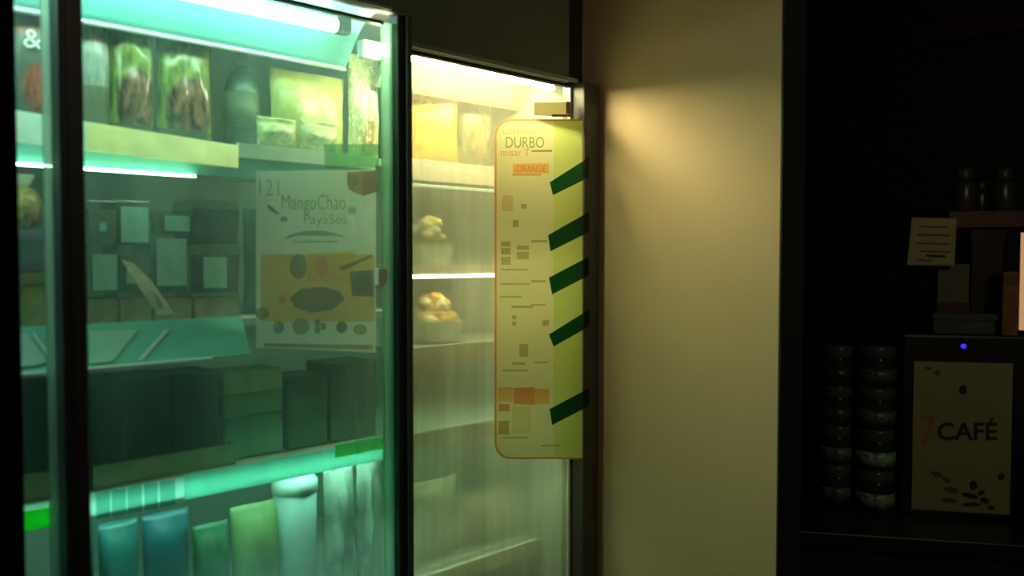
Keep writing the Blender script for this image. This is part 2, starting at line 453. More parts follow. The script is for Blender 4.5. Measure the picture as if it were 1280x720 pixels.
# top shelf price rails
YR = Y_S-0.012
def rail_px(parent, name, xa, ya, xb, yb, h0, h1, m, Y=YR, th=0.008):
    pts = [onY(xa, ya, Y), onY(xb, yb, Y), onY(xb, yb+h1, Y-0.024), onY(xa, ya+h0, Y-0.024)]
    return obj(name, slab(pts, (0, 1, 0), th), m, parent)
rail_px(s1, 'price_rail', 10, 136, 108, 152, 40, 36, M_rail_pale)
rail_px(s1, 'price_rail', 108.5, 152, 298, 182, 36, 28, M_rail)
obj('price_rail', B(pX(300, YR), pX(470, YR), YR, YR+0.008, Z1-0.022, Z1+0.002), M_rail_pale, s1)
obj('price_rail', B(pX(512, YR), XE-0.002, YR, YR+0.008, Z1-0.035, Z1+0.006), M_rail_cream2, s1)
obj('shelf_lamp', tube_x(X_L+0.02, pX(246, Y_S-0.006), Y_S-0.006, 1.632, 0.0018), M_tube_shelf, s1)
obj('shelf_lamp', tube_x(pX(512, Y_S), XE-0.01, Y_S-0.004, 1.645, 0.003), mat('warm_shelf_lamp', (1, 1, 1), emit=(0.75, 1.0, 0.75), es=0.45), s1)
obj('shelf_bracket', B(X_L+0.02, pX(470, Y_S), Y_S+0.004, Y_S+0.02, 1.636, Z1-0.0145), M_fascia, s1)
# middle shelf fascia, leaning back
fas = obj('fascia', prism_x([(Y_S-0.035, Z2-0.058), (Y_S-0.004, Z2+0.004), (Y_S-0.0005, Z2+0.002), (Y_S-0.029, Z2-0.060)], X_L+0.02, pX(300, Y_S)), M_fascia, s2)
obj('fascia_lip', tube_x(X_L+0.02, pX(262, Y_S-0.03), Y_S-0.036, Z2-0.060, 0.0035), M_chrome, fas)
fn = Vector((0, 0.062, -0.031)).normalized()*-1
fP = Vector((0, Y_S-0.0365, Z2-0.058))
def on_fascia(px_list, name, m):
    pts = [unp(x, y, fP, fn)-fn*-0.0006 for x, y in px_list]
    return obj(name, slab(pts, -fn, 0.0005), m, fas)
M_glint = mat('pale_teal_glint', (0.45, 0.72, 0.62), 0.4)  # pale patches and white strips below stand for reflections on the fascia
on_fascia([(112, 414), (172, 412), (140, 452), (112, 455)], 'price_card_or_glint', M_glint)
on_fascia([(206, 412), (212, 412), (178, 450), (172, 450)], 'reflection_strip', M_white)
on_fascia([(19, 417), (34, 417), (58, 452), (46, 457), (19, 459)], 'price_card_or_glint', M_glint)
on_fascia([(40, 416), (43, 416), (66, 448), (62, 449)], 'reflection_strip', M_white)
obj('price_rail', B(pX(512, YR), XE-0.002, YR, YR+0.006, 1.472, 1.488), M_rail_cream2, s2b)
obj('price_rail', B(pX(512, YR), XE-0.002, YR, YR+0.006, 1.290, 1.324), mat('tan_rail', (0.35, 0.33, 0.22), 0.5), s2c)
M_tagp = film('clear_tag_pocket', (0.55, 0.80, 0.78), 0.05)
for zz_, par in ((Z1, s1), (1.485, s2b), (1.322, s2c), (Z3, s3)):  # tubes added under these shelves to brighten goods, fog and partition
    obj('shelf_lamp', tube_x(pX(512, Y_S)+0.01, XE-0.01, Y_S+0.012, zz_-0.021, 0.004), mat('warm_added_shelf_light', (1, 1, 1), emit=(1.0, 0.90, 0.56), es=17) if zz_ > 1.4 else mat('greenish_added_shelf_light', (1, 1, 1), emit=(0.74, 1.0, 0.66), es=12), par)
# lower shelf: green rail with white price tags
r3b = obj('lamp_diffuser', B(pX(226, YR), pX(478, YR), YR-0.004, YR-0.002, Z3-0.034, Z3+0.006), paper('milky_diffuser', (0.42, 0.82, 0.70), 0.6), s3)
obj('price_rail', B(pX(512, YR), XE-0.002, YR-0.002, YR+0.004, Z3-0.034, Z3+0.004), mat('tan_rail', (0.35, 0.33, 0.22), 0.5), s3)
r3 = obj('price_rail', B(X_L+0.02, pX(225.5, YR), YR-0.004, YR-0.001, Z3-0.030, Z3+0.004), paper('white_lit_rail', (0.72, 0.92, 0.85), 0.65), s3)
obj('green_rail_cover', B(X_L+0.02, pX(84, YR), YR-0.0075, YR-0.0045, Z3-0.033, Z3-0.004, 0.001), M_green, s3)
obj('green_rail_cover', B(pX(415, YR), pX(478, YR), YR-0.0075, YR-0.0045, Z3-0.012, Z3+0.012, 0.001), M_green, s3)
for i in range(5):
    a = 114+i*20+random.uniform(-1, 2); b_ = a+random.uniform(16.5, 19)
    obj('price_tag', B(pX(a, YR), pX(b_, YR), YR-0.0075, YR-0.0045, Z3-0.036+random.uniform(-.002, .002), Z3+0.003), M_tagp, r3)
for a, b_ in ((514, 522), (524, 533), (536, 558)):
    obj('price_tag', B(pX(a, YR), pX(b_, YR), YR-0.0075, YR-0.0045, Z3-0.02, Z3+0.006), M_tagp, r3)
obj('shelf_lamp', tube_x(X_L+0.02, pX(470, Y_S), Y_S+0.003, Z3-0.0205, 0.004), mat('lower_shelf_lamp', (1, 1, 1), emit=(0.6, 1.0, 0.9), es=18), s3)
r4 = obj('price_rail', B(X_L+0.02, XE-0.002, YR-0.004, YR+0.006, Z4-0.03, Z4+0.004, 0.002), M_rail_pale, s4)

# ------------------------------------------------------------------ goods on the shelves
GA = 'packs on the top cooler shelf'
def put_pouch(name, label, cat, xa, xb, ytop, Y, z, m, th=0.05, seed=0, lean=0.0, group=None, wr=0.004, rz=0.0, maxh=None):
    X0, X1 = pX(xa, Y), pX(xb, Y)
    zt = pZ((xa+xb)/2, ytop, Y)
    h = zt-z
    if maxh: h = min(h, maxh)
    o = obj(name, pouch(X1-X0, h, th, seed, wr), m, None, True)
    o.location = ((X0+X1)/2, Y, z+0.0005); o.rotation_euler = (lean, 0, rz)
    return tag(o, label, cat, group)

# top shelf
p = put_pouch('snack_pack', 'dark brown snack pack with red patches and a white ampersand, beside black jamb', 'snack pack', 12, 68, -4, 1.425, Z1,
    print_mat('dark_snack', (0.10, 0.12, 0.09), (0.34, 0.07, 0.04), (0.58, 0.32), (0.3, 0.17), ((0.30, 0.11, 0.04), 0.70, 0.86)), 0.05, 1, group=GA)
Yt = 1.425-0.032
o = obj('ampersand_lettering', text_bm('&', lambda u, v: Vector((pX(35+u*23, Yt), Yt, pZ(46, 61-v*23, Yt)))-p.location), M_white, p)
put_pouch('snack_pack', 'grey and pink snack pack at the left of two green pouches', 'snack pack', 98, 141, 16, 1.43, Z1,
    print_mat('grey_snack', (0.30, 0.31, 0.27), (0.36, 0.20, 0.15), (0.5, 0.9), (0.6, 0.16), ((0.17, 0.15, 0.09), 0.0, 0.4)), 0.05, 2, group=GA)
GM = print_mat('green_pouch_print', (0.19, 0.23, 0.04), (0.20, 0.085, 0.045), (0.52, 0.30), (0.40, 0.29), ((0.11, 0.11, 0.05), 0.0, 0.14), n=0.45, rough=0.22)
put_pouch('food_pouch', 'green food pouch with brown bowl picture, next to grey and pink pack', 'food pouch', 139, 196, 26, 1.425, Z1, GM, 0.05, 3, group=GA, wr=0.008)
put_pouch('food_pouch', 'green food pouch with brown bowl picture, right one of the green pair', 'food pouch', 198, 267, 40, 1.425, Z1, GM, 0.05, 4, group=GA, wr=0.009)

def bottle(name, label, cat, xc, Y, z, r, h, m_body, m_cap, m_lab, group=None, lab=(0.25, 0.6)):
    t = thing(name, label, cat, (pX(xc, Y), Y, z+0.0005), 0, group)
    obj('body', lathe([(r*0.9, 0), (r, 0.006), (r, h*0.62), (r*0.85, h*0.72), (r*0.42, h*0.83), (r*0.4, h*0.87)]), m_body, t, True)
    obj('cap', lathe([(r*0.46, h*0.875), (r*0.46, h*0.99), (r*0.40, h)]), m_cap, t, True)
    obj('label', lathe([(r*1.02, h*lab[0]), (r*1.02, h*lab[1])]), m_lab, t, True)
    return t
M_dgreen = mat('dark_green_pack', (0.035, 0.075, 0.045), 0.3, noise_amt=0.3, nscale=30)
bottle('sauce_bottle', 'dark green sauce bottle with red cap on the top shelf', 'bottle', 304, 1.46, Z1, 0.032, 0.185, M_dgreen,
       mat('red_cap', (0.42, 0.08, 0.05), 0.4), mat('olive_label', (0.09, 0.12, 0.06), 0.5, noise_amt=0.3, nscale=40))
put_pouch('flour_bag', 'large pale yellow bag below the lamp canopy, left of speckled bag', 'bag', 338, 432, 92, 1.43, Z1,
    print_mat('yellow_bag', (0.50, 0.50, 0.14), (0.62, 0.58, 0.22), (0.5, 0.6), (0.3, 0.25), n=0.15), 0.07, 6, group=GA)
put_pouch('bread_bag', 'small cream bag lying low before the pale yellow bag', 'bag', 322, 372, 148, 1.365, Z1,
    print_mat('cream_bag', (0.46, 0.46, 0.18), (0.66, 0.62, 0.34), (0.6, 0.5), (0.3, 0.3), n=0.2), 0.04, 7, group=GA)
put_pouch('bread_bag', 'small cream bag just left of the speckled crisp bag', 'bag', 376, 424, 152, 1.365, Z1,
    print_mat('cream_bag_b', (0.50, 0.50, 0.20), (0.66, 0.62, 0.30), (0.5, 0.4), (0.35, 0.3), n=0.2), 0.04, 8, group=GA)
put_pouch('crisp_bag', 'speckled brown and white crisp bag right against the green door stile', 'bag', 436, 474, 70, 1.415, Z1,
    print_mat('speckled', (0.42, 0.42, 0.20), (0.45, 0.26, 0.08), (0.6, 0.2), (0.25, 0.2), speck=(0.9, 0.88, 0.66)), 0.035, 9, group=GA, wr=0.007)
# behind the right door, top shelf
put_pouch('corn_snack_bag', 'orange and yellow snack bag on top shelf behind the right door', 'bag', 508, 566, 104, 1.435, Z1,
    print_mat('orange_bag', (0.66, 0.30, 0.02), (0.75, 0.42, 0.04), (0.35, 0.45), (0.25, 0.4), n=0.2), 0.05, 10, group=GA, rz=-0.5)
put_pouch('seaweed_pack', 'olive green pack beside the orange bag behind the right door', 'snack pack', 572, 614, 108, 1.45, Z1,
    print_mat('olive_pack', (0.20, 0.22, 0.10), (0.26, 0.20, 0.08), (0.5, 0.4), (0.3, 0.3)), 0.05, 11, group=GA)

# middle shelf, far left stack
def carton(name, label, cat, x0, x1, Y0, Y1, z0, z1, m, group=None, m_lab=None, rz=0.0, flap=True):
    cx, cy = (x0+x1)/2, (Y0+Y1)/2
    t = thing(name, label, cat, (cx, cy, z0+0.0005), rz, group)
    hx, hy, h = (x1-x0)/2, (Y1-Y0)/2, z1-z0-0.001
    obj('body', B(-hx, hx, -hy, hy, 0, h, 0.003), m, t)
    if flap: obj('lid_flap', B(-hx*0.97, hx*0.97, -hy-0.0012, -hy-0.0002, h*0.80, h*0.985), m, t)
    if m_lab: obj('label', B(-hx*0.62, hx*0.66, -hy-0.0016, -hy-0.0003, h*0.18, h*0.74), m_lab, t)
    return t
M_purple = mat('purple_card', (0.30, 0.26, 0.40), 0.5, noise_amt=0.15, nscale=20)
M_olive = mat('olive_card', (0.32, 0.34, 0.08), 0.5, noise_amt=0.3, nscale=40)
xl0, xl1 = pX(10, 1.38), pX(62, 1.38)
carton('snack_carton', 'yellow green carton under purple carton beside black jamb', 'carton', xl0, xl1, 1.36, 1.44, Z2, pZ(40, 340, 1.36), M_olive)
zc = pZ(40, 340, 1.36)
carton('snack_carton', 'dusky purple carton below the wrapped bun', 'carton', xl0, xl1-0.006, 1.36, 1.44, zc, pZ(40, 288, 1.36), M_purple, m_lab=mat('slate_label', (0.12, 0.2, 0.22), 0.5))
zb = pZ(40, 288, 1.36)
bm = bmesh.new(); bmesh.ops.create_icosphere(bm, subdivisions=3, radius=1)
for v in bm.verts:
    v.co *= 1+0.10*noise.noise(v.co*2.2)
    v.co = Vector((v.co.x*(xl1-xl0)*0.46, v.co.y*0.035, v.co.z*0.033+0.0325))
bun = obj('wrapped_bun', bm, print_mat('bun_wrap', (0.62, 0.52, 0.12), (0.48, 0.32, 0.09), (0.6, 0.5), (0.3, 0.4), n=0.3), None, True)
bun.location = ((xl0+xl1)/2, 1.40, zb+0.001)
obj('twisted_end', lathe([(0.004, 0.06), (0.014, 0.078), (0.016, 0.082), (0.002, 0.083)], 12), mat('clear_wrap', (0.7, 0.72, 0.5), 0.2), bun)
tag(bun, 'golden bun in a clear wrapper on top of purple carton', 'bun')

# middle shelf food boxes: dark tray, clear lid, pale sticker
M_tray = mat('brown_tray', (0.34, 0.26, 0.13), 0.4, noise_amt=0.3, nscale=40)
M_traydark = mat('dark_tray', (0.13, 0.14, 0.09), 0.3, noise_amt=0.3, nscale=25)
M_lid = film('clear_lid', (0.80, 0.88, 0.80), 0.10)
M_stick = mat('pale_teal_sticker', (0.36, 0.62, 0.52), 0.5, noise_amt=0.12, nscale=60)
def food_box(label, xa, xb, ya, yb, Y, m_body, sticker=None, group='boxed meals on the middle cooler shelf', depth=0.085, z=None):
    X0, X1 = pX(xa, Y), pX(xb, Y)
    xm = (xa+xb)/2
    z1 = pZ(xm, ya, Y); z0 = pZ(xm, yb, Y) if z is None else z
    t = thing('food_box', label, 'food box', ((X0+X1)/2, Y+depth/2, z0+0.0003), 0, group)
    hx, hy, h = (X1-X0)/2, depth/2, z1-z0-0.001
    k = 0.93
    bm = bmesh.new()
    lo_ = [bm.verts.new((sx*hx*k, sy*hy*k, 0)) for sx, sy in ((-1, -1), (1, -1), (1, 1), (-1, 1))]
    hi_ = [bm.verts.new((sx*hx, sy*hy, h*0.8)) for sx, sy in ((-1, -1), (1, -1), (1, 1), (-1, 1))]
    for i in range(4): bm.faces.new((lo_[i], lo_[(i+1) % 4], hi_[(i+1) % 4], hi_[i]))
    bm.faces.new(lo_[::-1]); bm.faces.new(hi_)
    obj('tray', bm, m_body, t)
    obj('lid', B(-hx*0.99, hx*0.99, -hy*0.99, hy*0.99, h*0.805, h, 0.002), M_lid, t)
    if sticker:
        a0, a1, b0, b1 = sticker
        obj('sticker', B(-hx+2*hx*a0, -hx+2*hx*a1, -hy-0.0015, -hy-0.0005, h*b0, h*b1), M_stick, t)
    return t, z1
YF = 1.36
cols = [(112, 148, 'beside the dark mullion'), (150, 190, 'second column from the dark mullion'), (192, 240, 'third column from the dark mullion'), (242, 300, 'column nearest the recipe poster')]
for ci, (xa, xb, where) in enumerate(cols):
    ztop = Z2
    ys = [(402, 366), (364, 306), (304, 250)] if ci != 2 else [(402, 366), (364, 292), (290, 262)]
    nm = ['brown food tray at the bottom of the stack, ', 'food box with pale sticker in mid stack, ', 'dark food box on top of the stack, ']
    for k, (yb, ya) in enumerate(ys):
        st = None
        if k == 1: st = [(0.1, 0.95, 0.05, 0.8), (0.2, 0.5, 0.2, 0.5), (0.08, 0.85, 0.12, 0.92), (0.2, 0.7, 0.1, 0.75)][ci]
        if k == 2: st = [(0.35, 0.6, 0.3, 0.5), (0.05, 0.9, 0.05, 0.85), (0.3, 0.95, 0.1, 0.75), None][ci]
        t, ztop = food_box(nm[k]+where, xa, xb, ya, yb, YF, M_tray if k == 0 else M_traydark, st, z=ztop)
# leaning cream card in front of the boxes
cpts = [(152, 325), (166, 328), (190, 352), (217, 391), (198, 394), (176, 362)]
Yc = 1.335
pts = [onY(x, y, Yc+0.012*(394-y)/70) for x, y in cpts]
zlo = min(p_.z for p_ in pts)
pts = [Vector((p_.x, p_.y, p_.z-zlo+Z2+0.0006)) if False else p_ for p_ in pts]
card = obj('wrapper_card', slab(pts, (0.1, 1, 0.1), 0.001), mat('cream_wrapper', (0.85, 0.72, 0.38), 0.35, noise_amt=0.25, nscale=60))
tag(card, 'cream paper wrapper leaning diagonally against the food boxes', 'wrapper')
q = [onY(x, y, Yc+0.012*(394-y)/70-0.0015) for x, y in ((188, 362), (198, 370), (206, 386), (199, 384))]
obj('orange_print', slab(q, (0.1, 1, 0.1), 0.0004), mat('orange_ink', (0.6, 0.33, 0.1), 0.4), card)
# packs behind the recipe poster on the middle shelf
for i, (xa, xb, yt) in enumerate(((304, 350, 262), (354, 404, 246), (408, 462, 256))):
    put_pouch('instant_meal_pouch', ['teal green meal pouch behind left edge of the recipe poster', 'olive meal pouch behind middle of the recipe poster', 'pale green meal pouch behind right half of the recipe poster'][i],
              'food pouch', xa, xb, yt, 1.43, Z2, mat('meal_pouch_%d' % i, [(0.10, 0.22, 0.14), (0.2, 0.22, 0.1), (0.26, 0.34, 0.2)][i], 0.35, noise_amt=0.25, nscale=25), 0.05, 20+i, group='pouches behind the recipe poster')

# right door, middle shelves
def food_pile(label, xa, xb, yt, Y, z, ca, cb, n, seed):
    """clear bag of rounded snacks: the bag is the thing, the pieces its parts"""
    random.seed(seed)
    X0, X1 = pX(xa, Y), pX(xb, Y); zt = pZ((xa+xb)/2, yt, Y)
    t = thing('snack_tub', label, 'snack tub', ((X0+X1)/2, Y, z+0.0005), 0, 'tubs of snacks behind the right door')
    hw = (X1-X0)/2; h = zt-z
    obj('tub', lathe([(hw*0.7, 0), (hw*0.8, 0.003), (hw*0.95, h*0.4), (hw, h*0.42)], 20), mat('tub_plastic', (0.55, 0.6, 0.45), 0.3), t, True)
    for i in range(n):
        a = random.uniform(0, 6.28); lev = (i/n)**0.8; rr = hw*0.72*(1-lev)**0.5*random.uniform(0.3, 1)
        r = hw*random.uniform(0.2, 0.3)
        bm = bmesh.new(); bmesh.ops.create_icosphere(bm, subdivisions=2, radius=r)
        for v in bm.verts: v.co = v.co*(1+0.25*noise.noise(v.co*60+Vector((i, 0, 0)))); v.co.z *= 0.8
        o = obj('snack_piece', bm, ca if random.random() < 0.6 else cb, t, True)
        o.location = (math.cos(a)*rr, math.sin(a)*rr, h*0.42+lev*(h*0.58-r*0.8))
    return t
M_or = mat('orange_snack', (0.75, 0.42, 0.06), 0.5, noise_amt=0.25, nscale=60)
M_cr = mat('cream_snack', (0.8, 0.74, 0.45), 0.5, noise_amt=0.2, nscale=60)
M_yl = mat('yellow_snack', (0.7, 0.66, 0.16), 0.5, noise_amt=0.2, nscale=60)
food_pile('yellow snacks heaped in a tub above the white shelf edge', 508, 562, 268, 1.40, 1.485, M_yl, M_cr, 16, 3)
food_pile('tall orange and cream snacks heaped in a tub below the white shelf edge', 508, 572, 364, 1.41, 1.322, M_or, M_cr, 26, 5)

# lower shelf: dark cartons on a brown tray
M_dk = mat('dark_carton', (0.022, 0.045, 0.035), 0.4, noise_amt=0.3, nscale=12)
M_dk2 = mat('dark_teal_carton', (0.02, 0.07, 0.07), 0.4, noise_amt=0.3, nscale=12)
GD = 'dark cartons on the lower cooler shelf'
YD = 1.375
carton('drink_carton', 'dark carton visible between black jamb and mullion on lower shelf', 'carton', pX(6, YD), pX(66, YD), YD, YD+0.09, Z3, pZ(40, 476, YD), M_dk, GD)
carton('drink_carton', 'dark green carton right of the mullion on lower shelf', 'carton', pX(96, YD), pX(150, YD), YD, YD+0.09, Z3, pZ(140, 474, YD), M_dk, GD)
carton('drink_carton', 'dark carton in the middle of the lower shelf row', 'carton', pX(152, YD), pX(212, YD), YD, YD+0.09, Z3, pZ(180, 470, YD), M_dk2, GD)
carton('drink_carton', 'dark carton at the right end of the row, beside pale packs', 'carton', pX(214, YD), pX(272, YD), YD, YD+0.09, Z3, pZ(240, 466, YD), M_dk, GD)
zz = Z3
for i, (yb, yt) in enumerate(((548, 520), (518, 492), (490, 464))):
    z1 = pZ(305, yt, YD)
    carton('pale_pack', ['pale green pack at the bottom of the stack of three below the poster', 'olive pack in the middle of the stack of three below the poster', 'pale yellow green pack topping the stack of three below the poster'][i], 'pack',
           pX(277, YD), pX(352, YD), YD, YD+0.08, zz, z1, mat('pale_pack_%d' % i, [(0.18, 0.32, 0.22), (0.22, 0.34, 0.18), (0.42, 0.55, 0.26)][i], 0.4, noise_amt=0.25, nscale=20), 'pale packs on the lower cooler shelf', flap=False)
    zz = z1
for i, (xa, xb, yt) in enumerate(((358, 408, 470), (412, 470, 452))):
    carton('noodle_box', ['dark olive box below the poster, left of the brown one', 'dark brown box beside the green door stile on lower shelf'][i], 'box', pX(xa, YD), pX(xb, YD), YD, YD+0.09, Z3, pZ((xa+xb)/2, yt, YD),
           mat('noodle_box_%d' % i, [(0.06, 0.10, 0.05), (0.07, 0.075, 0.035)][i], 0.45, noise_amt=0.35, nscale=25), 'noodle boxes on the lower cooler shelf')
tray = thing('cardboard_tray', 'brown cardboard tray edge before the dark cartons', 'tray', (0, 0, 0))
xt0, xt1 = pX(112, 1.345), pX(292, 1.345)
obj('front_wall', B(xt0, xt1, 1.345, 1.348, Z3+0.0005, Z3+0.036), mat('brown_cardboard', (0.17, 0.15, 0.06), 0.7, noise_amt=0.2, nscale=30), tray)
obj('side_wall', B(xt0, xt0+0.003, 1.3485, 1.37, Z3+0.0005, Z3+0.036), MATS['brown_cardboard'], tray)
obj('side_wall', B(xt1-0.003, xt1, 1.3485, 1.37, Z3+0.0005, Z3+0.036), MATS['brown_cardboard'], tray)
tray2 = thing('cardboard_tray', 'short brown tray edge left of the mullion above green rail', 'tray', (0, 0, 0))
obj('front_wall', B(pX(4, 1.345), pX(62, 1.345), 1.345, 1.348, Z3+0.0005, Z3+0.040), MATS['brown_cardboard'], tray2)
obj('side_wall', B(pX(62, 1.345)-0.003, pX(62, 1.345), 1.3485, 1.37, Z3+0.0005, Z3+0.040), MATS['brown_cardboard'], tray2)

# bottom goods
GB = 'goods on the bottom shelf in view'
M_blue = mat('blue_pack', (0.02, 0.12, 0.15), 0.35, noise_amt=0.35, nscale=25)
M_teal = mat('teal_pack', (0.02, 0.15, 0.15), 0.3, noise_amt=0.35, nscale=25)
Yb = 1.39
spec = [(60, 112, 648, M_dk2, 'dark teal pouch left of mullion on bottom shelf'), (116, 168, 652, M_teal, 'deep teal pouch just right of the mullion on bottom shelf'),
        (172, 232, 640, M_blue, 'blue pouch under the white price tags'), (236, 282, 655, mat('green_pack', (0.06, 0.2, 0.1), 0.4, noise_amt=0.3, nscale=20), 'dark green pouch right of the blue pouch')]
for i, (xa, xb, yt, m, lb) in enumerate(spec):
    put_pouch('drink_pouch', lb, 'food pouch', xa, xb, yt, Yb, Z4, m, 0.05, 30+i, group=GB)
put_pouch('noodle_pack', 'lime green pack before the white tub on bottom shelf', 'food pouch', 284, 344, 630, Yb, Z4, mat('lime_pack', (0.30, 0.45, 0.16), 0.4, noise_amt=0.3, nscale=15), 0.06, 36, group=GB)
tb = thing('white_tub', 'white plastic tub with lid standing on bottom shelf', 'tub', (pX(366, Yb), Yb, Z4+0.0005))
rt = (pX(392, Yb)-pX(342, Yb))/2; ht = pZ(366, 592, Yb)-Z4
obj('body', lathe([(rt*0.82, 0), (rt*0.86, 0.004), (rt*0.98, ht*0.86)], 28), mat('tub_white', (0.45, 0.68, 0.6), 0.35, noise_amt=0.15, nscale=12), tb, True)
obj('lid', lathe([(rt*1.03, ht*0.862), (rt*1.03, ht*0.95), (rt*0.9, ht*0.97), (rt*0.88, ht)], 28), mat('tub_lid', (0.7, 0.85, 0.8), 0.3), tb, True)
M_bag = mat('clear_plastic_bag', (0.55, 0.68, 0.55), 0.12, noise_amt=0.45, nscale=18)
put_pouch('plastic_bag', 'crinkled pale plastic bag left of the door stile at the bottom', 'plastic bag', 402, 440, 582, 1.37, Z4, M_bag, 0.04, 40, group=GB, wr=0.014)
put_pouch('plastic_bag', 'shiny crinkled plastic bag touching the green door stile at the bottom', 'plastic bag', 443, 474, 578, 1.365, Z4, M_bag, 0.04, 41, group=GB, wr=0.016)
# right door bottom
put_pouch('ice_bag', 'pale bag low down behind the right door, near the stile', 'plastic bag', 512, 570, 600, 1.40, Z4, mat('frost_bag', (0.3, 0.36, 0.22), 0.4, noise_amt=0.3, nscale=14), 0.06, 42, group=GB)
put_pouch('ice_bag', 'tan bag low down in the middle behind the right door', 'plastic bag', 576, 640, 612, 1.40, Z4, mat('tan_bag', (0.34, 0.32, 0.18), 0.4, noise_amt=0.3, nscale=14), 0.06, 43, group=GB)
put_pouch('ice_bag', 'pale green bag low down behind the right door, near the end post', 'plastic bag', 640, 694, 640, 1.41, Z4, mat('pale_bag', (0.40, 0.5, 0.36), 0.15, noise_amt=0.3, nscale=14), 0.06, 44, group=GB, wr=0.01)

# ------------------------------------------------------------------ recipe poster, inside the left door
TH = math.radians(27)
def poster_frame(xr, Yr, TH=TH):
    P = onY(xr, 330, Yr)
    n = Vector((-math.sin(TH), -math.cos(TH), 0))
    return P, n
P1, n1 = poster_frame(471, YG+0.018)
def flat(px_list, P, n, lift, name, m, parent, th=0.0002):
    pts = [unp(x, y, P, n)+n*lift for x, y in px_list]
    return obj(name, slab(pts, n, th), m, parent)
def sheet_face(px_list, P, n, lift, name, m, parent):
    bm = bmesh.new(); bm.faces.new([bm.verts.new(unp(x, y, P, n)+n*lift) for x, y in px_list])
    return obj(name, bm, m, parent)
def ell(cx, cy, rx, ry, k=20, rot=0.0, a0=0, a1=2*math.pi):
    c, s = math.cos(rot), math.sin(rot)
    return [(cx+c*rx*math.cos(a)-s*ry*math.sin(a), cy+s*rx*math.cos(a)+c*ry*math.sin(a)) for a in [a0+(a1-a0)*i/k for i in range(k if a1-a0 > 6.2 else k+1)]]
def rrect(x0, y0, x1, y1, r, k=5, corners=(1, 1, 1, 1)):
    out = []
    for (cx, cy, a, on, px_, py_) in ((x1-r, y0+r, -90, corners[1], x1, y0), (x1-r, y1-r, 0, corners[2], x1, y1), (x0+r, y1-r, 90, corners[3], x0, y1), (x0+r, y0+r, 180, corners[0], x0, y0)):
        if on: out += [(cx+r*math.cos(math.radians(a+90*i/k)), cy+r*math.sin(math.radians(a+90*i/k))) for i in range(k+1)]
        else: out.append((px_, py_))
    return out
def lettering(s, bb, P, n, lift, m, parent, name='lettering', skew=0.0):
    x0, y0, x1, y1 = bb
    return obj(name, text_bm(s, lambda u, v: unp(x0+u*(x1-x0), y1+(y0-y1)*v+skew*u, P, n)+n*lift), m, parent)

post1 = sheet_face([(320, 214), (470, 212), (470, 441), (320, 434)], P1, n1, 0, 'recipe_poster', paper('poster_paper_green', (0.70, 0.70, 0.56), 0.5), None)
tag(post1, 'recipe poster with red badge and yellow food picture hanging inside left glass door', 'poster')
ORG = film('ink_orange', (0.95, 0.62, 0.16)); YEL = film('ink_yellow', (1.0, 0.82, 0.06)); BRN = film('ink_brown', (0.30, 0.24, 0.14))
DGR = film('ink_dark_green', (0.30, 0.4, 0.30)); GRY = film('ink_grey', (0.45, 0.47, 0.40)); RED = film('ink_red', (0.36, 0.08, 0.07)); OLV = film('ink_olive', (0.48, 0.44, 0.18)); PNK = film('ink_pink', (0.85, 0.5, 0.42))
L1 = 0.0006
sheet_face(rrect(326, 318, 468, 402, 4), P1, n1, L1, 'food_picture', ORG, post1)
sheet_face([(386, 316), (446, 314), (436, 352), (384, 352)], P1, n1, L1*2, 'yellow_patch', YEL, post1)
sheet_face(ell(402, 333, 9, 13), P1, n1, L1*3, 'orange_patch', film('ink_deep_orange', (1, 0.6, 0.1)), post1)
sheet_face(ell(373, 333, 11, 16), P1, n1, L1*2, 'herb_picture', GRY, post1)
sheet_face([(362, 372), (376, 361), (404, 358), (424, 364), (431, 374), (416, 387), (388, 391), (368, 384)], P1, n1, L1*3, 'wok_picture', film('ink_wok', (0.34, 0.32, 0.26)), post1)
sheet_face([(424, 334), (464, 318), (466, 321), (432, 337), (425, 338)], P1, n1, L1*3, 'spoon_picture', BRN, post1)
bx_ = [(437, 340), (466, 337), (467, 371), (440, 370)]
sheet_face(bx_, P1, n1, L1*3, 'pan_picture', film('ink_pan', (0.22, 0.20, 0.14)), post1)
sheet_face([(446, 345), (462, 343), (462, 365), (447, 364)], P1, n1, L1*2, 'pan_inside', film('ink_pan_inside', (0.6, 0.6, 0.6)), post1)
for cx, cy, rx, ry, m in ((328, 392, 9, 8, OLV), (348, 409, 7, 8, DGR), (376, 408, 11, 11, OLV), (427, 409, 7, 8, BRN), (450, 412, 9, 7, OLV), (353, 375, 5, 6, ORG)):
    sheet_face(ell(cx, cy, rx, ry, 14), P1, n1, L1*3, 'ingredient_picture', m, post1)
for a in range(3):
    sheet_face(ell(399+5*math.cos(a*2.1), 408+5*math.sin(a*2.1), 4, 5, 10), P1, n1, L1*3, 'ingredient_picture', DGR, post1)
sheet_face([(330, 429), (466, 431), (466, 437), (330, 433)], P1, n1, L1*2, 'footer_band', film('ink_footer', (0.5, 0.38, 0.25)), post1)
sheet_face([(434, 215), (470, 213), (470, 240), (454, 245), (438, 239), (434, 232)], P1, n1, L1, 'red_badge', RED, post1)
sheet_face([(438, 224), (466, 222), (466, 233), (438, 233)], P1, n1, L1*-0+L1*1.5, 'badge_band', film('ink_badge_band', (1, 0.9, 0.8)), post1)
lettering('121', (324, 224, 349, 245), P1, n1, L1, film('ink_teal', (0.5, 0.66, 0.58)), post1)
lettering('MangoChao', (352, 243, 432, 268), P1, n1, L1, OLV, post1, 'title_lettering')
lettering('PayaSos', (380, 268, 434, 284), P1, n1, L1, DGR, post1, 'title_lettering')
sheet_face([(333, 255), (340, 258), (350, 268), (347, 269), (336, 262)], P1, n1, L1, 'leaf_mark', DGR, post1)
sheet_face(ell(355, 274, 5, 4, 10), P1, n1, L1, 'leaf_mark', DGR, post1)
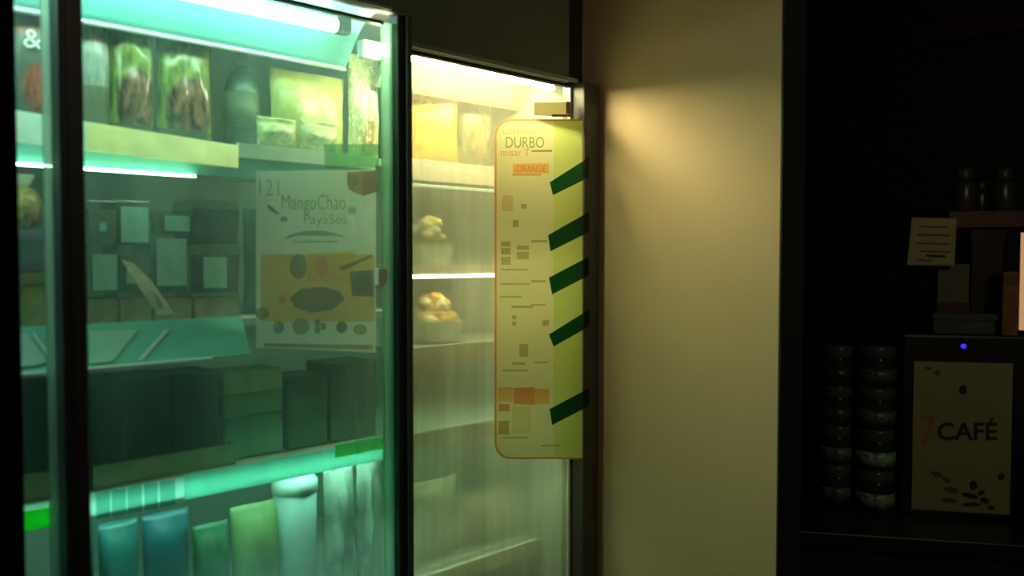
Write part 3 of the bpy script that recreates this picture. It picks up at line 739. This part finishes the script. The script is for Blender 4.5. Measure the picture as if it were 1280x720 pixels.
sheet_face(ell(440, 263, 5, 5, 10), P1, n1, L1, 'leaf_mark', DGR, post1)
ar = [(354+u*80, 299-11*math.sin(math.pi*min(1, max(0, u)))**0.6) for u in [i/12 for i in range(13)]]
sheet_face(ar+[(430, 297), (420, 295), (370, 295), (360, 298)], P1, n1, L1, 'arched_banner', film('ink_banner', (0.22, 0.38, 0.32)), post1)
sheet_face([(364, 301), (424, 301), (424, 303), (364, 303)], P1, n1, L1, 'subtitle_line', GRY, post1)
hang = obj('poster_clip', slab([onY(x, y, YG+0.012) for x, y in ((406, 180), (474, 180), (474, 210), (406, 210))], (0, 1, 0), 0.0015), film('green_acetate', (0.45, 0.72, 0.42), 0.04))
tag(hang, 'clear green plastic strip on the door glass just above the recipe poster', 'plastic strip')
hd = obj('door_latch', B(pX(469, YG-0.006), pX(478, YG-0.006)+0.003, YG-0.016, YG-0.003, pZ(474, 356, YG), pZ(474, 335, YG), 0.001), M_white, d1)

# ------------------------------------------------------------------ long promotion poster, inside the right door
P2, n2 = poster_frame(728, YG-0.036, math.radians(10))
post2 = sheet_face(rrect(618, 149, 728, 574, 20, corners=(1, 0, 0, 1)), P2, n2, 0, 'promotion_poster', paper('poster_paper_cream', (0.86, 0.80, 0.46), 0.5, (0.80, 0.80, 0.44)), None)
tag(post2, 'tall cream promotion poster with rounded left corners stuck over the right glass door', 'poster')
I_tan = film('ink_tan', (0.68, 0.62, 0.46)); I_or = film('ink_apricot', (1.0, 0.66, 0.36)); I_gr = film('ink_pale_grey', (0.36, 0.44, 0.34)); I_rd = film('ink_faded_red', (0.92, 0.46, 0.30)); I_dk = film('ink_umber', (0.64, 0.61, 0.48)); I_lm = film('ink_lime', (0.84, 0.95, 0.55))
sheet_face([(692, 149), (728, 147), (728, 570), (692, 571)], P2, n2, L1, 'lime_band', I_lm, post2)
bd = rrect(618, 149, 728, 574, 20, corners=(1, 0, 0, 1)); bi = rrect(620.5, 151.5, 728, 571.5, 18, corners=(1, 0, 0, 1))
bm = bmesh.new(); va = [bm.verts.new(unp(x, y, P2, n2)+n2*L1) for x, y in bd]; vb = [bm.verts.new(unp(x, y, P2, n2)+n2*L1) for x, y in bi]
for i in range(len(bd)): bm.faces.new((va[i], va[(i+1) % len(bd)], vb[(i+1) % len(bd)], vb[i]))
obj('border_line', bm, I_rd, post2)
lettering('LOVE YOU', (629, 161, 670, 168), P2, n2, L1, I_dk, post2)
lettering('DURBO', (632, 171, 680, 185), P2, n2, L1, I_gr, post2, 'title_lettering')
lettering('misar T', (626, 186, 662, 195), P2, n2, L1, I_rd, post2)
sheet_face([(664, 188), (690, 187), (690, 190), (664, 190)], P2, n2, L1, 'rule_line', I_gr, post2)
sheet_face([(641, 205), (686, 204), (686, 217), (641, 217)], P2, n2, L1, 'orange_band', I_or, post2)
lettering('ORANGE', (645, 207, 682, 215), P2, n2, L1*2, I_rd, post2)
sheet_face([(640, 217.5), (676, 217.5), (676, 219.5), (640, 219.5)], P2, n2, L1, 'rule_line', I_rd, post2)
sheet_face(rrect(627, 244, 641, 264, 2), P2, n2, L1, 'cup_picture', film('ink_rose', (0.92, 0.74, 0.6)), post2)
for r_ in ((651, 255, 658, 261), (641, 275, 648, 284), (626, 302, 638, 308), (626, 310, 638, 318), (626, 321, 638, 331), (646, 307, 661, 312), (646, 315, 661, 324), (626, 336, 660, 338),
           (639, 382, 666, 385), (640, 394, 645, 399), (640, 402, 645, 407), (678, 400, 686, 407), (649, 430, 660, 446), (628, 462, 660, 464), (640, 453, 656, 456),
           (628, 546, 660, 548), (676, 556, 700, 558), (664, 300, 684, 303), (664, 350, 682, 353), (664, 380, 682, 382), (668, 452, 684, 454), (625, 354, 662, 356), (625, 370, 652, 372)):
    x0, y0, x1, y1 = r_
    sheet_face([(x0, y0), (x1, y0), (x1, y1), (x0, y1)], P2, n2, L1, 'print_block', I_dk if (x1-x0) < 16 or y0 in (382,) else I_tan, post2)
sheet_face([(642, 485), (668, 484), (668, 506), (642, 505)], P2, n2, L1, 'red_block', I_rd, post2)
sheet_face([(668, 486), (686, 486), (686, 505), (668, 505)], P2, n2, L1, 'red_block', I_or, post2)
sheet_face([(622, 484), (641, 484), (641, 502), (622, 502)], P2, n2, L1, 'red_block', film('ink_peach', (1.0, 0.72, 0.5)), post2)
sheet_face([(623, 505), (637, 505), (637, 514), (623, 514)], P2, n2, L1, 'red_block', I_rd, post2)
sheet_face([(623, 526), (636, 526), (636, 543), (623, 543)], P2, n2, L1, 'red_block', film('ink_clay', (0.75, 0.58, 0.36)), post2)
sheet_face([(640, 508), (664, 508), (664, 542), (640, 542)], P2, n2, L1, 'table_block', film('ink_sand', (0.9, 0.88, 0.72)), post2)
# price holder above the poster
hp = obj('price_holder', slab([onY(x, y, YG-0.008) for x, y in ((668, 128), (713, 128), (713, 146), (668, 144))], (0, 1, 0), 0.002), paper('cream_holder', (0.85, 0.8, 0.55), 0.55))
tag(hp, 'small cream price holder with brown edge above the promotion poster', 'price holder')
obj('brown_edge', slab([onY(x, y, YG-0.0095) for x, y in ((690, 143), (713, 143), (713, 146), (690, 146))], (0, 1, 0), 0.001), mat('brown_edge', (0.25, 0.14, 0.05), 0.5), hp)
obj('brown_edge', slab([onY(x, y, YG-0.0095) for x, y in ((708, 127), (713, 127), (713, 142.5), (708, 142.5))], (0, 1, 0), 0.001), MATS['brown_edge'], hp)

# green tape strips on the outside of the right door
M_tape = film('green_tape', (0.02, 0.32, 0.27), 0.02)
names = ['topmost', 'second from the top', 'third from the top', 'fourth from the top', 'lowest']
for i, q in enumerate((((686, 228), (735, 197), (735, 222), (690, 244)), ((684, 294), (735, 265), (735, 290), (687, 314)), ((685, 347), (735, 321), (735, 344), (689, 368)),
                       ((685, 418), (735, 387), (735, 408), (691, 433)), ((686, 511), (735, 485), (735, 507), (689, 531)))):
    o = obj('green_tape_strip', slab([unp(x, y, P2, n2)+n2*0.003 for x, y in q], n2, 0.0008), M_tape)
    tag(o, 'dark green diagonal tape strip over the poster edge, %s of five' % names[i], 'tape', 'green tape strips on the right door')

# ------------------------------------------------------------------ coffee corner behind the partition
ang = YAW - math.radians(12)
A = Vector((math.cos(ang), math.sin(ang), 0)); Bv = Vector((-math.sin(ang), math.cos(ang), 0))
fwd = RM @ Vector(((1200-640)/F, (360-547)/F, -1))
PM = CAMP + fwd*2.5
def loc(x, y, dy=0.0):
    """pixel -> (u, z) in the coffee corner's own frame, on the plane dy behind the machine's front"""
    p_ = unp(x, y, PM+Bv*dy, Bv)
    return (p_-PM).dot(A), p_.z
OR = Vector((PM.x, PM.y, 0))
def corner_thing(name, label, cat, u=0, v=0, z=0, rz=0.0, group=None):
    return thing(name, label, cat, OR+A*u+Bv*v+Vector((0, 0, z)), ang+rz, group)
ZC = loc(1200, 648)[1]
ct = corner_thing('counter', 'long black service counter under the coffee machine', 'counter')
obj('worktop', B(-0.75, 0.9, -0.22, 0.42, ZC-0.04, ZC, 0.004), mat('black_worktop', (0.012, 0.015, 0.017), 0.35), ct)
obj('front_panel', B(-0.73, 0.88, -0.18, -0.16, 0.06, ZC-0.0405), M_black, ct)
obj('base', B(-0.72, 0.87, -0.159, 0.40, 0.0, ZC-0.0405), M_black, ct)

# coffee machine
m_ = corner_thing('coffee_machine', 'black coffee machine with cream front panel reading 7CAFÉ', 'coffee machine', 0, 0, ZC)
u0, u1 = loc(1141, 500)[0], loc(1265, 500)[0]
z0, z1 = loc(1200, 640)[1]-ZC, loc(1200, 453)[1]-ZC
ztop = loc(1200, 419)[1]-ZC
M_mach = mat('machine_black', (0.010, 0.010, 0.011), 0.4)
obj('body', B(u0-0.03, u1+0.20, 0.006, 0.36, 0.0005, ztop, 0.008), M_mach, m_)
pan = obj('front_panel', B(u0, u1, -0.004, 0.0055, z0, z1, 0.002), mat('cream_panel', (0.34, 0.32, 0.16), 0.55, noise_amt=0.06, nscale=5), m_)
def mp(bb):
    x0, y0, x1, y1 = bb
    def f(u, v):
        a, z = loc(x0+u*(x1-x0), y1+(y0-y1)*v)
        return Vector((a, -0.0052, z-ZC))
    return f
def mflat(pxs, name, m, parent, d=-0.0052):
    bm = bmesh.new(); bm.faces.new([bm.verts.new(Vector((loc(x, y)[0], d, loc(x, y)[1]-ZC))) for x, y in pxs])
    return obj(name, bm, m, parent)
M_inkd = mat('dark_ink', (0.03, 0.028, 0.016), 0.7); M_inko = mat('orange_ink_panel', (0.45, 0.15, 0.035), 0.6); M_inkg = mat('olive_ink', (0.12, 0.10, 0.04), 0.7)
obj('lettering', text_bm('CAFÉ', mp((1171, 522, 1246, 550)), 0.022), M_inkd, pan)
obj('numeral', text_bm('7', mp((1151, 520, 1169, 556))), M_inko, pan)
for cx, cy, rx, ry, rot in ((1203, 487, 5, 6, 0), (1171, 466, 4, 3, 0.5), (1160, 460, 4, 2, 0.3), (1216, 606, 5, 6, 0), (1170, 592, 8, 3, 0.3), (1182, 599, 6, 3, 0.6), (1188, 612, 9, 4, 0.2), (1212, 619, 11, 3, 0.25), (1230, 625, 6, 4, 0.3), (1214, 630, 13, 2.5, 0.0), (1238, 634, 5, 3, 0.3), (1226, 615, 5, 3, -0.5), (1186, 625, 9, 3, 0.1), (1251, 595, 4, 5, 0.2)):
    mflat(ell(cx, cy, rx, ry, 12, rot), 'bean_print', M_inkd if cx > 1195 else M_inkg, pan)
lu, lz = loc(1205, 433)
bm = lathe([(0.002, -0.004), (0.007, -0.002), (0.007, 0.002), (0.002, 0.004)], 12)
bmesh.ops.rotate(bm, verts=bm.verts[:], cent=(0, 0, 0), matrix=Matrix.Rotation(math.pi/2, 3, 'X'))
led = obj('indicator_light', bm, mat('blue_led', (0.05, 0.05, 0.4), emit=(0.06, 0.03, 1.0), es=0.9), m_)
led.location = (lu, 0.004, lz-ZC)

# small side box at the right of the panel
su, sz = loc(1268, 575); su2, sz2 = loc(1300, 655)
bxs = corner_thing('paper_box', 'small grey brown box half cut at the right beside the café panel', 'box', (loc(1269, 600)[0]+0.06), -0.09, ZC+0.0005)
obj('body', B(-0.05, 0.06, -0.05, 0.05, 0, loc(1275, 575, -0.09)[1]-ZC, 0.003), mat('grey_brown', (0.06, 0.05, 0.03), 0.6, noise_amt=0.3, nscale=30), bxs)
obj('lid', B(-0.052, 0.062, -0.052, 0.052, loc(1275, 575, -0.09)[1]-ZC+0.0005, loc(1275, 575, -0.09)[1]-ZC+0.012, 0.002), mat('grey_brown_lid', (0.08, 0.07, 0.05), 0.6), bxs)

# stacked lidded jars at the left of the machine
M_jar = mat('dark_jar', (0.02, 0.035, 0.03), 0.15, noise_amt=0.3, nscale=20)
M_jlid = mat('pale_jar_lid', (0.07, 0.085, 0.07), 0.25)
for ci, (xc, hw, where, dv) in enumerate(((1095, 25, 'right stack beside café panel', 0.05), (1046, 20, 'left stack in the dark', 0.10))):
    uc = loc(xc, 540, dv)[0]; r = loc(xc+hw, 540, dv)[0]-uc
    zt = loc(xc, 432, dv)[1]; hh = (zt-ZC)/4
    for k in range(4):
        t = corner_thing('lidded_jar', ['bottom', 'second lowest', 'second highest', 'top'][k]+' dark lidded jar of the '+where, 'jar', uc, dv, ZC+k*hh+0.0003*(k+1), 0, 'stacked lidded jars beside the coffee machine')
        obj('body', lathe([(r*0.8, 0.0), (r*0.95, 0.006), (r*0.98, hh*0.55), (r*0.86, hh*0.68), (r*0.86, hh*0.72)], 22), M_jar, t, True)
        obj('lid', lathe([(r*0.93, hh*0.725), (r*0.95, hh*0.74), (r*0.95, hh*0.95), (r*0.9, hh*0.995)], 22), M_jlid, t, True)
        obj('label', lathe([(r*1.0, hh*0.14), (r*1.0, hh*0.46)], 22), mat('jar_label_glint_%d_%d' % (ci, k), [[(0.30, 0.33, 0.28), (0.30, 0.46, 0.38), (0.12, 0.14, 0.10), (0.09, 0.10, 0.06)], [(0.10, 0.12, 0.10), (0.12, 0.14, 0.12), (0.04, 0.06, 0.055), (0.03, 0.035, 0.025)]][ci][k], 0.35, noise_amt=0.8, nscale=50), t, True)  # pale label tones stand for glints on the jars

# things on top of the machine
ZM = ZC+ztop
def top_box(name, label, cat, xa, xb, ya, yb, dv, depth, m, parts=(), on=None, group=None):
    ua, ub = loc(xa, 340, dv)[0], loc(xb, 340, dv)[0]
    zt = loc((xa+xb)/2, ya, dv)[1]; zb_ = on if on is not None else loc((xa+xb)/2, yb, dv)[1]
    t = corner_thing(name, label, cat, (ua+ub)/2, dv+depth/2, zb_+0.0005, 0, group)
    h = zt-zb_-0.0005; hw = (ub-ua)/2
    obj('body', B(-hw, hw, -depth/2, depth/2, 0, h, 0.003), m, t)
    return t, hw, h, zt
t, hw, h, zt1 = top_box('teal_tray', 'dull teal tray on top of the coffee machine', 'tray', 1168, 1246, 392, 417, 0.03, 0.2, mat('teal_tray', (0.045, 0.085, 0.055), 0.5, noise_amt=0.3, nscale=20), on=ZM)
obj('rim', B(-hw-0.004, hw+0.004, -0.104, -0.1005, h*0.7, h), mat('tray_rim', (0.06, 0.08, 0.05), 0.5), t)
t, hw, h, zt2 = top_box('napkin_box', 'grey paper napkin holder standing on the teal tray', 'napkin holder', 1172, 1212, 330, 392, 0.05, 0.07, mat('napkin_grey', (0.13, 0.13, 0.09), 0.7, noise_amt=0.2, nscale=20), on=zt1)
obj('base_band', B(-hw-0.002, hw+0.002, -0.0375, -0.0355, 0, h*0.22), mat('maroon_band', (0.06, 0.02, 0.015), 0.6), t)
t, hw, h, zt3 = top_box('dark_box', 'dark maroon box behind the napkin holder', 'box', 1214, 1256, 287, 392, 0.10, 0.12, mat('maroon_box', (0.016, 0.006, 0.005), 0.6), on=zt1)
obj('lid', B(-hw-0.002, hw+0.002, -0.062, -0.0605, h*0.85, h), mat('maroon_lid', (0.02, 0.008, 0.007), 0.6), t)
# price card on its stand
cu, cz = loc(1165, 302, 0.02)
cd = corner_thing('price_card_or_glint', 'cream handwritten price card clipped in front of the dark shelf', 'card', cu, 0.02, zt2+0.001)
def cl(x, y, d=0.0):
    a, z = loc(x, y, 0.02); return Vector((a-cu, d, z-zt2-0.001))
bm = slab([cl(1140, 272), cl(1196, 273), cl(1193, 332), cl(1134, 331)], (0, 1, 0), 0.002)
sheet = obj('sheet', bm, mat('cream_card', (0.42, 0.38, 0.20), 0.6, noise_amt=0.1, nscale=20), cd)
for i, (xa, xb, yy, th_) in enumerate(((1148, 1186, 282, 2), (1146, 1188, 292, 2.5), (1144, 1186, 303, 2), (1150, 1188, 313, 2), (1158, 1182, 318, 3), (1146, 1164, 324, 2))):
    bm = bmesh.new(); bm.faces.new([bm.verts.new(cl(x, y, -0.0008)) for x, y in ((xa, yy), (xb, yy+1), (xb, yy+1+th_), (xa, yy+th_))])
    obj('writing_line', bm, mat('brown_writing', (0.14, 0.10, 0.04), 0.7) if i != 4 else M_inkd, sheet)
obj('clip_stem', B(-0.004, 0.004, 0.0025, 0.006, 0.0, 0.05), M_black, cd)
# upper shelf with brown edge and bottles
dvs = 0.16
ua, ub = loc(1186, 270, dvs)[0], loc(1330, 270, dvs)[0]
zs = loc(1230, 264, dvs)[1]; zs0 = loc(1230, 284, dvs)[1]
hs = corner_thing('bottle_shelf', 'reddish brown shelf board above the coffee machine carrying bottles', 'shelf', 0, 0, 0)
obj('board', B(ua, ub, dvs, dvs+0.16, zs-0.02, zs), mat('brown_board', (0.09, 0.04, 0.02), 0.6, noise_amt=0.2, nscale=10), hs)
obj('front_edge', B(ua, ub, dvs-0.006, dvs-0.0003, zs0, zs), mat('brown_board_edge', (0.12, 0.055, 0.025), 0.6, noise_amt=0.3, nscale=20), hs)
obj('upright', B(ua+0.15, ua+0.17, dvs+0.14, dvs+0.158, ZM+0.0005, zs-0.0205), M_black, hs)
obj('upright', B(ub-0.02, ub-0.002, dvs+0.14, dvs+0.158, ZM+0.0005, zs-0.0205), M_black, hs)
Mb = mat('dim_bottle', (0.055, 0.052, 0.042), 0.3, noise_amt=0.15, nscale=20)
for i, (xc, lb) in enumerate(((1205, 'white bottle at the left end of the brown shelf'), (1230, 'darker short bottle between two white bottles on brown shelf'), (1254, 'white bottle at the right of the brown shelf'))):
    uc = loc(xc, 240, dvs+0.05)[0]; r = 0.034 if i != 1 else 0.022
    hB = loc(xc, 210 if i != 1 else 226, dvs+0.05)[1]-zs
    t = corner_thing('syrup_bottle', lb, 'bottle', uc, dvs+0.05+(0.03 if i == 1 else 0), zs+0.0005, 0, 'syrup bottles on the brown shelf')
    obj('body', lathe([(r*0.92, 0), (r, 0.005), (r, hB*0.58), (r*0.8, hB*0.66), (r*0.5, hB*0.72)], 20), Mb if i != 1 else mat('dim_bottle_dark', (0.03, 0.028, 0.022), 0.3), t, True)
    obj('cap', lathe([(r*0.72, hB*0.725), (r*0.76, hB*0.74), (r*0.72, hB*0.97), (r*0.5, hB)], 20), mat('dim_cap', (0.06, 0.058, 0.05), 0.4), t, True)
# glowing menu display cut off by the frame at the right
ms = corner_thing('menu_display', 'lit menu display at the right edge with an orange side', 'display', loc(1276, 350)[0], 0.02, ZM)
hz0, hz1 = loc(1277, 412, 0.02)[1]-ZM, loc(1277, 291, 0.02)[1]-ZM
obj('screen', B(0.0, 0.14, -0.02, -0.012, max(0.012, hz0), hz1, 0.001), mat('lit_screen', (0.5, 0.3, 0.15), emit=(1.0, 0.55, 0.25), es=0.35), ms)
obj('housing', B(-0.001, 0.145, -0.0118, 0.02, max(0.012, hz0)-0.003, hz1+0.003, 0.002), M_mach, ms)
obj('stand', B(0.03, 0.11, -0.03, 0.04, 0.0005, max(0.012, hz0)-0.0035, 0.001), M_mach, ms)
t, hw, h, _ = top_box('orange_carton', 'orange brown carton lit by the menu display beside it', 'carton', 1254, 1274, 340, 417, 0.0, 0.08, mat('orange_carton', (0.30, 0.11, 0.03), 0.5, noise_amt=0.4, nscale=25), on=ZM)
obj('lid_flap', B(-hw*0.95, hw*0.95, -0.0412, -0.0402, h*0.8, h*0.97), mat('orange_carton_flap', (0.16, 0.09, 0.04), 0.5), t)
# dark red fascia high on the far wall
struct(obj('trim_3', B(4.25, 4.299, -2.5, 1.6, 2.52, 2.62), mat('maroon_fascia', (0.05, 0.016, 0.01), 0.7)))
